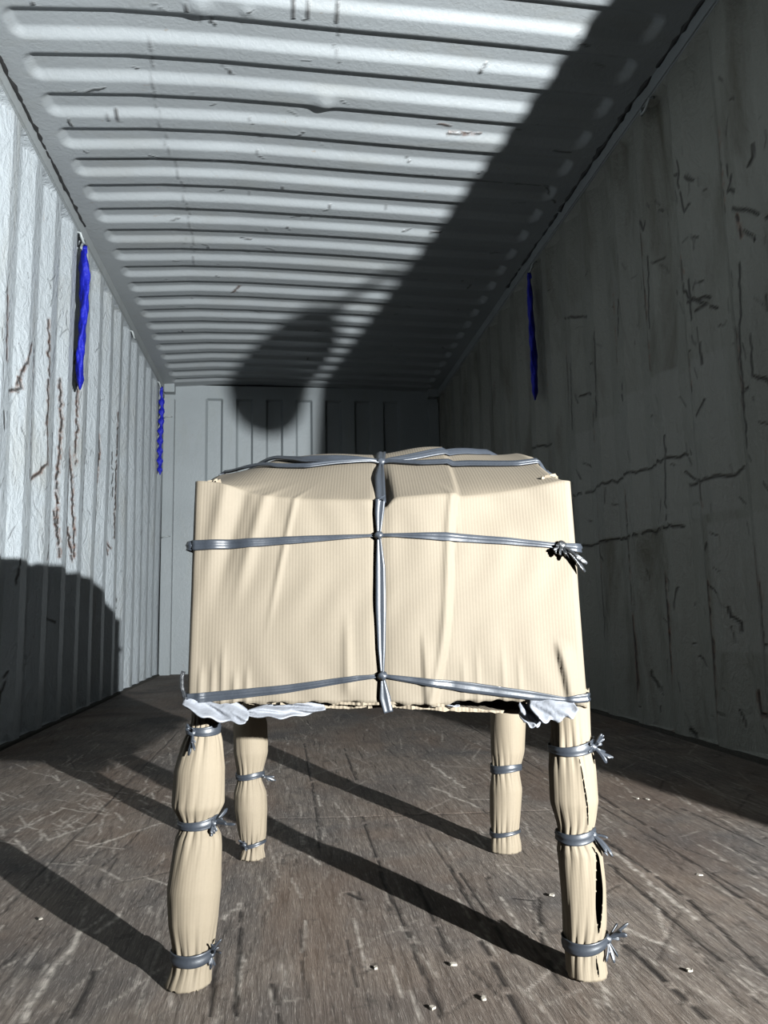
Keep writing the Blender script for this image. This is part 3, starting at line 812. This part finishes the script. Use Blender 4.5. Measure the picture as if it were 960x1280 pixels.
# wrapped legs
def leg(key, bands, knots, slits, top, seed, label):
    y0, rows = LEGS[key]; r = random.Random(seed)
    zs = [a for a, b, c in rows]; cx = [b for a, b, c in rows]; rd = [c for a, b, c in rows]
    zmin = 0.001
    root = None; n = 130; m = 120; V = []; UV = []
    phs = [(r.uniform(0, 6.28), r.choice([5, 7, 9, 11, 13]), r.uniform(.6, 1)) for _ in range(4)]
    facets = [(r.uniform(0, 6.28), r.choice([2, 3, 4]), r.uniform(.4, 1)) for _ in range(3)]
    def prof(z):
        a = np.interp(z, zs, cx); b = np.interp(z, zs, rd)
        if len(zs) > 3:
            a = (np.interp(z - .006, zs, cx) + a + np.interp(z + .006, zs, cx)) / 3
            b = (np.interp(z - .003, zs, rd) + 2 * b + np.interp(z + .003, zs, rd)) / 4
        return float(a), float(b)
    def pos(th, z, extra=0.0):
        a, b = prof(z)
        pin = max([math.exp(-abs(z - zb) / .022) for zb, _, _ in bands] + [.0])
        ends = max(math.exp(-(z - zmin) / .02), 0) * .6
        d = 0
        for p, k, w in phs: d += w * math.sin(k * th + p + 1.5 * math.sin(z * 30 + p))
        d = .0006 * d * min(1, pin + ends) + .00012 * d * .6
        for p, k, w in facets: d += .0009 * w * math.sin(k * th + p + z * 9) * (1 - pin)
        d -= abs(math.sin(th * 8 + 3 * math.sin(z * 12 + seed))) ** 6 * .0028 * pin
        for (t0, t1, z0, z1, wmax, dep) in slits:
            if z0 < z < z1:
                q = (z - z0) / (z1 - z0); tc = t0 + (t1 - t0) * q; w = wmax * math.sin(math.pi * q ** .8) + .03
                x = abs((th - tc + math.pi) % (2 * math.pi) - math.pi) / w
                if x < 2.2: d += dep * (2.2 - x)
        R = b + d + extra
        return Vector((a + R * math.cos(th), y0 + R * math.sin(th) * .97, z))
    zz = np.linspace(zmin, top, n)
    TH = []; OPEN = []
    for i, z in enumerate(zz):
        th_ = [2 * math.pi * k / m for k in range(m)]; op = None
        for (t0, t1, z0, z1, wmax, dep) in slits:
            if z0 < z < z1:
                q = (float(z) - z0) / (z1 - z0); tc = t0 + (t1 - t0) * q; w = wmax * math.sin(math.pi * q ** .8) + .012
                kl = int(round((tc - w) / (2 * math.pi / m))); kr = max(kl + 1, int(round((tc + w) / (2 * math.pi / m))))
                th_[kl] = tc - w; th_[kr] = tc + w; op = (kl, kr)
                for k in range(kl + 1, kr): th_[k] = tc - w + 2 * w * (k - kl) / (kr - kl)
                if th_[kl - 1] > th_[kl] - .008: th_[kl - 1] = th_[kl] - .008
                if th_[kr + 1] < th_[kr] + .008: th_[kr + 1] = th_[kr] + .008
        TH.append(th_); OPEN.append(op)
    for i, z in enumerate(zz):
        for k in range(m):
            th = TH[i][k]
            rag = 0
            if i == 0: rag = abs(r.gauss(0, .0012))
            if i == n - 1: rag = r.gauss(0, .002)
            p = pos(th, float(z)); V.append(loc((p.x, p.y, p.z + rag))); UV.append((th * .033, z))
    F = []
    for i in range(n - 1):
        for k in range(m):
            hole = bool(OPEN[i] and OPEN[i + 1] and max(OPEN[i][0], OPEN[i + 1][0]) <= k < min(OPEN[i][1], OPEN[i + 1][1]))
            if not hole: F.append((i * m + k, i * m + (k + 1) % m, (i + 1) * m + (k + 1) % m, (i + 1) * m + k))
    F.append(tuple(range(m))[::-1]); F.append(tuple((n - 1) * m + k for k in range(m)))
    lg = mesh_obj('wrapped_leg', V, F, M_CARD_LEG, pack, uv=UV)
    lg['label'] = label
    if slits:       # the dark wooden leg seen through the open slit
        cp = [loc((prof(z)[0], y0, z)) for z in np.linspace(.006, top - .01, 14)]
        Vc, Fc = tube(cp, .014, 14); mesh_obj('table_leg', Vc, Fc, M_UNDER, lg)
    for bi, (zb, w, tilt) in enumerate(bands):
        pts, nr = [], []
        N = 56
        for k in range(N + 1):
            th = 2 * math.pi * k / N
            z = zb + tilt * math.cos(th) + .0015 * math.sin(2 * th + seed)
            a_, b_ = prof(z); R2 = b_ + .0026; p = Vector((a_ + R2 * math.cos(th), y0 + R2 * math.sin(th) * .97, z))
            pts.append(loc((p.x, p.y, z))); nr.append((math.cos(th), math.sin(th), 0))
        wd = [w * 1.12 * (.85 + .22 * math.sin(2 * math.pi * k / N * 1.0 + bi + seed)) for k in range(N + 1)]
        V2, F2 = ribbon(pts, nr, wd, .00035, seed * 7 + bi, bulge=.0002)
        mesh_obj('twine_band', V2, F2, M_TWINE, lg)
    for (zb, th, dirs, sc) in knots:
        p = pos(th, zb, .004); o = knot(loc(p), dirs, sc, seed * 3 + int(zb * 100)); o.parent = lg
    return lg
def knot(c, dirs, sc, seed, name='twine_knot', mat=None):
    r = random.Random(seed); parts = []; c = Vector(c)
    # lump
    V, F = [], []; n1, n2 = 8, 12
    for i in range(n1 + 1):
        th = math.pi * i / n1
        for j in range(n2):
            ph = 2 * math.pi * j / n2; q = 1 + .2 * math.sin(3 * ph + i)
            V.append(c + Vector((math.sin(th) * math.cos(ph) * .0045 * q, math.sin(th) * math.sin(ph) * .004 * q, math.cos(th) * .004 * q)) * sc)
    for i in range(n1):
        for j in range(n2): F.append((i * n2 + j, i * n2 + (j + 1) % n2, (i + 1) * n2 + (j + 1) % n2, (i + 1) * n2 + j))
    parts.append((V, F))
    for d, L in dirs:
        d = Vector(d).normalized()
        for f in range(5):
            dd = (d + Vector((r.gauss(0, .24), r.gauss(0, .2), r.gauss(0, .24)))).normalized(); LL = L * r.uniform(.55, 1.15); w0 = r.uniform(.0022, .0045) * sc
            bend = Vector((r.gauss(0, .25), r.gauss(0, .2), r.gauss(-.15, .25)))
            pts = [c + (dd * t + bend * t * t) * LL for t in np.linspace(0, 1, 8)]
            N = [Vector((r.gauss(0, .3) + .5 * math.sin(f), -1, r.gauss(0, .3)))] * 8
            parts.append(ribbon(pts, N, [w0 * (.5 + .6 * t) * (1 if q_ < 7 else .4) for q_, t in enumerate(np.linspace(0, 1, 8))], .0004, r.random(), bulge=.0003, across=5))
    V, F = join(parts)
    return mesh_obj(name, V, F, mat or M_TWINE, None)

R_ = math.radians
LF = leg('LF', [(.302, .013, .001), (.190, .010, .003), (.036, .012, .002)],
    [(.300, R_(238), [((-.2, -.5, .8), .012), ((.1, -.4, -1), .022)], 1.2), (.190, R_(322), [((1, -.2, .25), .022), ((.3, -.5, -1), .012)], 1.2), (.037, R_(330), [((.4, -.2, 1), .020), ((.1, -.4, -1), .012)], .9)],
    [], .334, 1, 'front left leg wrapped in cardboard, bulging between three grey twine ties')
RF = leg('RF', [(.271, .012, .003), (.165, .011, .002), (.040, .012, .003)],
    [(.272, R_(318), [((.9, -.3, -.5), .026), ((.6, -.2, .7), .018), ((-.6, -.4, .5), .012)], 1.2), (.166, R_(322), [((.7, -.3, -.8), .024), ((-.1, -.3, 1), .012)], 1.1), (.044, R_(330), [((.9, -.2, .6), .028), ((.3, -.3, -1), .024)], 1.2)],
    [(R_(285), R_(297), .055, .158, .17, .0006), (R_(285), R_(268), .178, .262, .03, .0006), (R_(285), R_(282), .006, .032, .06, .0006)], .342, 2,
    'front right leg wrapped in cardboard with a dark open slit')
LB = leg('LB', [(.150, .009, .001), (.028, .006, .003)],
    [(.150, R_(330), [((.8, -.3, -.6), .022)], .9), (.030, R_(235), [((-.2, -.5, 1), .010), ((.3, -.4, -.7), .008)], 1.0)],
    [], .332, 3, 'rear left leg wrapped in cardboard, upper end in shadow')
RB = leg('RB', [(.152, .012, .001), (.036, .008, .002)], [], [], .300, 4, 'rear right leg wrapped in cardboard, no knot showing')

# binding twine
def bind(name, pts, nrm, w, seed, mat=None, fold=.0007):
    V, F = ribbon([loc(p) for p in pts], nrm, w, fold, seed, bulge=.0007)
    return mesh_obj(name, V, F, mat or M_TWINE, pack)
NFv = (NF[0], NF[1], 0)
def interp(tab, n):
    """tab: list of rows; piecewise-linear resample to n rows"""
    tab = np.array(tab, float); s = np.linspace(0, len(tab) - 1, n)
    return np.stack([np.interp(s, range(len(tab)), tab[:, k]) for k in range(tab.shape[1])], 1)
# vertical strand on the front, over the top and down behind
UN = .487
pts, nr, w = [], [], []
for u, z, ww in interp([(.500, .322, .012), (.492, .340, .014), (UN, .366, .004), (UN - .001, .40, .010), (UN - .001, .45, .0135), (UN, .50, .0125), (UN - .003, .541, .005), (UN, .57, .012), (UN + .004, .590, .013)], 60):
    p = face_pt(u, z, .0042); pts.append(p); nr.append(NFv); w.append(ww)
for u, v, ww in interp([(UN + .005, .01, .013), (.492, .14, .014), (.498, .28, .008), (.500, .36, .014), (.51, .6, .014), (.51, .98, .013)], 50):
    pts.append(top_pt(u, v, .003 + .008 * math.sin(math.pi * min(1, v / .28)) * (v < .28))); nr.append((0, -.35 if v < .4 else .1, 1)); w.append(ww)
for z in np.linspace(.58, .34, 10):
    p = A + EU * .51 + EV * 1.012; pts.append(Vector((p[0], p[1], z))); nr.append((0, 1, 0)); w.append(.012)
bind('binding_twine', pts, nr, w, 5)
# middle ring: front left, front right, then right side, back, left side
def ring_twine(tab_front, z_r, z_b, z_l, wid, seed):
    pts, nr, w = [], [], []
    for u, z, ww in interp(tab_front, 80):
        pts.append(face_pt(min(max(u, .004), .996), z, .0028)); nr.append(NFv); w.append(ww)
    for v in np.linspace(.01, .99, 20):
        p = A + EU * 1.005 + EV * v; pts.append(Vector((p[0], p[1], z_r + (z_b - z_r) * v))); nr.append((1, 0, 0)); w.append(wid)
    for u in np.linspace(.99, .01, 20):
        p = A + EU * u + EV * 1.012; pts.append(Vector((p[0], p[1], z_b))); nr.append((0, 1, 0)); w.append(wid)
    for v in np.linspace(.99, .01, 20):
        p = A + EU * -.005 + EV * v; pts.append(Vector((p[0], p[1], z_l + (z_b - z_l) * v))); nr.append((-1, 0, 0)); w.append(wid)
    pts.append(pts[0]); nr.append(NFv); w.append(w[0])
    bind('binding_twine', pts, nr, w, seed)
ring_twine([(0, .533, .013), (.12, .534, .012), (.3, .538, .009), (.45, .541, .004), (UN, .5415, .004), (.53, .541, .005), (.65, .538, .011), (.82, .531, .009), (.93, .525, .007), (1, .521, .011)], .521, .53, .533, .011, 6)
ring_twine([(0, .344, .011), (.05, .345, .012), (.25, .353, .010), (.42, .364, .007), (UN, .3665, .004), (.52, .364, .006), (.7, .350, .013), (.86, .338, .011), (.94, .333, .005), (.97, .333, .010), (1, .334, .011)], .334, .335, .344, .011, 7)
# strands over the top from the central knot
KU, KV = .500, .30
def top_strand(tab, seed, lift=.004, side=None, wall=None):
    pts, nr, w = [], [], []
    for u, v, ww, h in interp(tab, 46):
        pts.append(top_pt(min(max(u, .001), .999), v, .003 + h + ww * .10)); nr.append((0, -1.0, 1)); w.append(ww)
    if side is not None:
        v = tab[-1][1]; zt = float(ztop(side, v)); uo = -.004 if side < .5 else 1.004
        for z in np.linspace(zt - .002, zt - .13, 10):
            p = A + EU * uo + EV * v; pts.append(Vector((p[0], p[1], z))); nr.append((-1 if side < .5 else 1, 0, 0)); w.append(.009)
    bind('binding_twine', pts, nr, w, seed, fold=.0011)
top_strand([(KU, KV, .006, .002), (.43, .29, .018, .002), (.34, .30, .022, .002), (.26, .33, .020, .002), (.18, .41, .012, .001), (.10, .48, .010, .001), (0, .54, .009, 0)], 11, side=0)
top_strand([(KU, KV, .005, .002), (.40, .27, .010, .002), (.28, .245, .011, .002), (.18, .27, .010, .001), (.08, .34, .009, .001), (0, .42, .007, 0)], 12, side=0)
top_strand([(KU, KV, .006, .002), (.60, .32, .013, .002), (.70, .36, .014, .002), (.82, .45, .012, .001), (.92, .56, .009, .001), (1, .66, .008, 0)], 13, side=1)
top_strand([(KU, KV, .005, .002), (.62, .255, .011, .002), (.76, .235, .012, .002), (.90, .205, .010, .001), (.96, .21, .009, .001), (1, .25, .008, 0)], 14, side=1)
for (c, dirs, sc, sd_) in ((face_pt(UN - .003, .541, .006), [], 1.2, 1), (face_pt(UN, .3665, .006), [], 1.3, 2), (top_pt(KU, KV, .006), [], 1.5, 3),
                         (face_pt(.955, .524, .005), [((.8, -.5, -.7), .028), ((-.7, -.5, -.5), .018), ((.2, -.6, -.6), .012)], 1.4, 4)):
    o = knot(loc(c), dirs, sc, sd_, mat=M_TWINE_DARK if dirs else None); o.parent = pack
# looped end sticking out at the lower left corner
V, F = ribbon([loc(p) for p in ((-.307, .983, .345), (-.3105, .983, .358), (-.311, .984, .370), (-.309, .984, .377))], [(0, -1, 0)] * 4, .005, .0004, 5)
mesh_obj('binding_twine', V, F, M_TWINE_DARK, pack)
# torn edge tabs at the top corners of the cover
def tabs(cu, cv, seed):
    r = random.Random(seed); parts = []
    for i in range(4):
        c = top_pt(cu + r.uniform(-.02, .02), cv + r.uniform(0, .03), .001); w = r.uniform(.003, .007); h = r.uniform(.003, .006); a = r.uniform(-.6, .6)
        d = Vector((math.cos(a), math.sin(a), 0)) * w; up = Vector((r.gauss(0, .002), r.gauss(0, .002), h)); t = Vector((-d.y, d.x, 0)).normalized() * .0015
        V = [c - d, c + d, c + d * .6 + up, c - d * .3 + up * .8]; V = V + [v + t for v in V]
        V = [Vector(loc(v)) - Vector((0, 0, .002)) for v in V]
        parts.append((V, [(0, 1, 2, 3), (7, 6, 5, 4), (0, 4, 5, 1), (1, 5, 6, 2), (2, 6, 7, 3), (3, 7, 4, 0)]))
    V, F = join(parts); mesh_obj('torn_edge', V, F, M_CARD_EDGE, pack, smooth=False)
tabs(.05, .02, 1); tabs(.955, .03, 2)
tag(pack, 'small table packed in brown cardboard, tied with grey plastic twine, on the container floor', 'packed table')

# ------------------------------------------------------------------ debris
rc = random.Random(77)
for i, (x, y) in enumerate(CHIPS):
    n = 9; s = rc.uniform(.003, .0055)
    out = [(s * rc.uniform(.6, 1.1) * math.cos(2 * math.pi * k / n) * 1.3, s * rc.uniform(.6, 1.1) * math.sin(2 * math.pi * k / n)) for k in range(n)]
    V = [(a, b, 0) for a, b in out] + [(a * .85, b * .85, .0015 + rc.uniform(0, .001)) for a, b in out]
    F = [(k, (k + 1) % n, n + (k + 1) % n, n + k) for k in range(n)] + [tuple(range(n))[::-1], tuple(range(n, 2 * n))]
    o = mesh_obj('debris_chip', V, F, M_CHIP, smooth=False)
    o.location = (x, y, .001); o.rotation_euler = (0, 0, rc.uniform(0, 6))
    tag(o, 'tiny pale chip lying loose on the dark floor boards', 'chip', 'loose chips on the floor')
